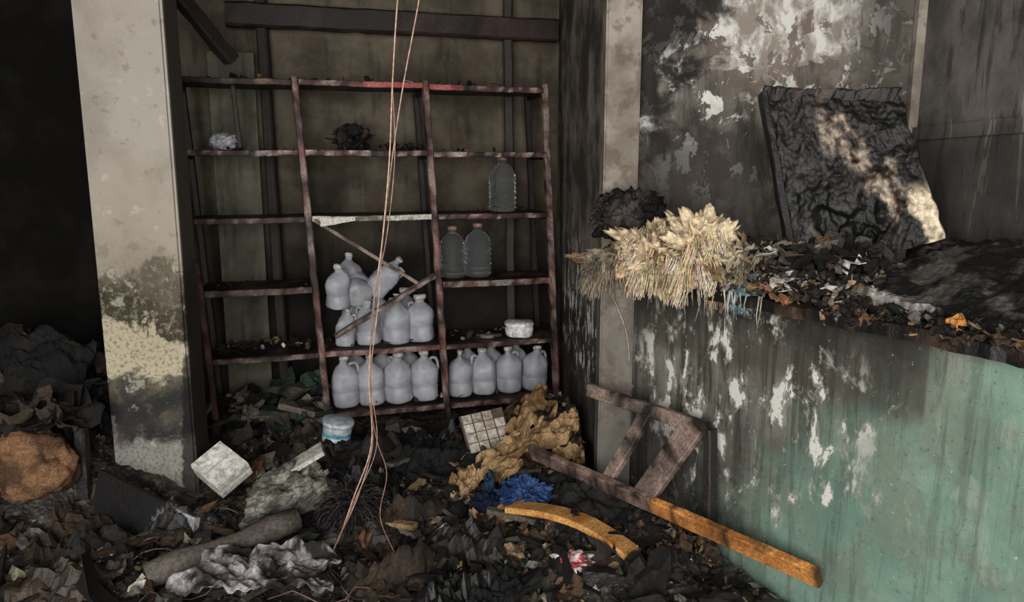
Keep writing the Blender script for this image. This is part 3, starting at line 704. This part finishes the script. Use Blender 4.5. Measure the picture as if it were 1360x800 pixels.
fluffy('charred_bag',(.47,2.98,1.35),(.16,.09,.12),160,.06,[c(38,34,35),c(58,53,53),c(78,72,70)],33,r=.002,out=(-.3,-.2,-.3),base=lambda p,i:lerp(c(26,24,25),c(74,68,66),sst(fr(p,9,2),-.1,.4)),rg=.7)
# standing charred panel
m=MB()
C00,C10,C11,C01=V(1.04,2.73,1.15),V(1.44,2.50,1.32),V(1.355,2.72,1.80),V(.915,2.86,1.82)
def ppos(u,v):
    p=(C00*(1-u)+C10*u)*(1-v)+(C01*(1-u)+C11*u)*v
    e=.018*fr((u*4,v*4,1),1,0,4); du=.03*NZ.noise(V(v*7,2,2))*sst(u,.9,1); dv=.035*NZ.noise(V(u*8,5,2))*sst(v,.9,1)
    e-=.03*sst(.20+.25*fr((u*3,v*3,0),1,4,3)-math.hypot(u-.55,(v-.28)*1.6),0,.06)
    return p+V(du,0,dv)+V(-.5,-.8,.2)*e
def pcol(u,v,p):
    n=fr((u*3,v*3,0),1,4,5); n2=fr((u*9,v*9,0),1,7,4)
    q=lerp(c(12,11,11),c(42,39,38),sst(n2,-.1,.45))
    l=abs((u-.57)-(.60-v)*.60)
    k=sst(.13+.24*n-l,0,.16)*sst(v,.12,.25)*sst(n2,-.4,.15)
    q=lerp(q,lerp(c(112,88,72),c(206,192,172),sst(n2,-.1,.45)),k*.9)
    q=lerp(q,c(150,146,142),sst(.13+.15*n-math.hypot(u-.22,(v-.10)*1.1),0,.1)*.6)
    q=lerp(q,c(232,216,188),sst(.10-abs(u-.94)+.1*n,0,.05)*sst(.42-v,0,.15))
    q=lerp(q,c(10,10,10),sst(.20+.25*n-math.hypot(u-.52,(v-.26)*1.6),0,.06))
    q=lerp(q,c(14,13,12),sst(v,.84,.95)*sst(n2,-.3,.1)); q=lerp(q,c(10,10,10),sst(.05-v+.1*n2,0,.08)); return q
m.shell(ppos,110,110,(.035,.06,.0),pcol)
m.beam(ppos(0,0)+V(-.0,-.015,-.02),ppos(0,1)+V(0,-.015,0),.025,.05,up=(0,1,0),n=20,j=.004,col=c(30,29,30))
m.beam(ppos(0,1)+V(-.0,-.0,0),ppos(1,1),.045,.025,up=(0,1,0),n=34,j=.014,col=lambda t,p:lerp(c(16,15,15),c(70,54,42),sst(fr(p,16,3),.1,.4)))
m.make('charred_seat_back',M_CHAR)
m=MB(); P1,P2,P3,P4=V(1.02,2.40,1.18),V(1.26,1.84,1.17),V(1.575,1.9,1.37),V(1.50,2.62,1.30)
def lpos(u,v):
    p=(P1*(1-u)+P2*u)*(1-v)+(P4*(1-u)+P3*u)*v
    return p+V(.03*NZ.noise(V(u*6,1,1))*(v<.03),0,.030*fr((u*3,v*3,0),1,2,5)+.006*NZ.noise(V(u*22,v*22,3)))
m.shell(lpos,80,70,(0,0,-.045),lambda a,b,p:lerp(lerp(c(20,20,20),c(84,80,77),sst(fr(p,9,2),-.1,.4)),c(196,192,186),sst(.10-b+.06*fr(p,14,1)-.14*a,0,.04)*.9))  # lighter grey noise paints a glossy sheen into the charred colour
def lpos2(u,v): 
    q=lpos(.12+.88*u,.08+.9*v); q.z-=.055-.006*NZ.noise(V(u*20,v*20,3)); return q
m.shell(lpos2,50,20,(0,0,-.03),lambda a,b,p:lerp(c(20,17,16),c(110,80,54),sst(fr(p,14,2),.0,.4)))
m.make('charred_table_board',M_CHAR)

# ------------------------------------------------------------------ wires
m=MB()
W=[(-.30,2.67,2.94),(-.345,2.67,2.4),(-.385,2.67,2.107),(-.41,2.67,1.83),(-.427,2.67,1.584),(-.46,2.67,1.3),(-.496,2.67,1.078),(-.524,2.67,.798),(-.524,2.67,.537),(-.597,2.67,.328),(-.66,2.67,.16),(-.70,2.66,.09)]
def cr(P,n=8):
    P=[Vector(p) for p in P]; o=[]
    for i in range(len(P)-1):
        a=P[max(i-1,0)];b=P[i];d=P[i+1];e=P[min(i+2,len(P)-1)]
        for k in range(n):
            t=k/n; o.append(.5*((2*b)+(d-a)*t+(2*a-5*b+4*d-e)*t*t+(3*b-a-3*d+e)*t**3))
    o.append(P[-1]); return o
m.tube(cr(W),.0028,c(200,166,148),6)
W2=[(p[0]+(.11 if i==0 else .085 if i==1 else .07 if i==2 else .035 if i==3 else .006+.008*math.sin(i*2.3)),p[1]+.012,p[2]) for i,p in enumerate(W)]
m.tube(cr(W2),.0024,c(194,160,142),6)
W3=[(p[0]+.012*math.sin(i*1.7+1)+.01,p[1]-.012,p[2]) for i,p in enumerate(W[4:])]
W3=[(W[3][0],W[3][1],W[3][2])]+W3; m.tube(cr(W3),.002,c(160,130,115),5)
W4=[(-.524,2.66,.7),(-.50,2.66,.55),(-.47,2.67,.42),(-.50,2.67,.25),(-.45,2.67,.10),(-.42,2.6,.07)]; m.tube(cr(W4),.002,c(150,115,100),5)
m.make('hanging_wires',M_PLAS)
m=MB(); m.tube(cr([(.36,3.08,1.16),(.39,3.10,1.08),(.44,3.115,.98),(.485,3.115,.86),(.50,3.115,.74)]),.002,c(190,185,175),5); m.make('loose_cable',M_PLAS)

# ------------------------------------------------------------------ light + camera
def area(name,loc,target,sx,sy,e,col):
    l=bpy.data.lights.new(name,'AREA'); l.shape='RECTANGLE'; l.size=sx; l.size_y=sy; l.energy=e; l.color=col
    o=bpy.data.objects.new(name,l); o.location=loc; o.rotation_euler=(Vector(target)-Vector(loc)).to_track_quat('-Z','Y').to_euler(); bpy.context.collection.objects.link(o)
area('doorway_daylight',(-.6,-1.9,1.7),(-.1,3.4,1.0),4.2,2.4,290,(1,.975,.94))
w=bpy.data.worlds.new('World'); bpy.context.scene.world=w; w.use_nodes=True
w.node_tree.nodes['Background'].inputs[0].default_value=(.96,.97,1,1); w.node_tree.nodes['Background'].inputs[1].default_value=1.2
cam=bpy.data.cameras.new('camera'); cam.lens=26.47; cam.sensor_width=36; cam.clip_start=.05
co=bpy.data.objects.new('camera',cam); co.location=(0,0,1.55); co.rotation_euler=(math.radians(80),0,0)
bpy.context.collection.objects.link(co); bpy.context.scene.camera=co
bpy.context.scene.view_settings.view_transform='Standard'
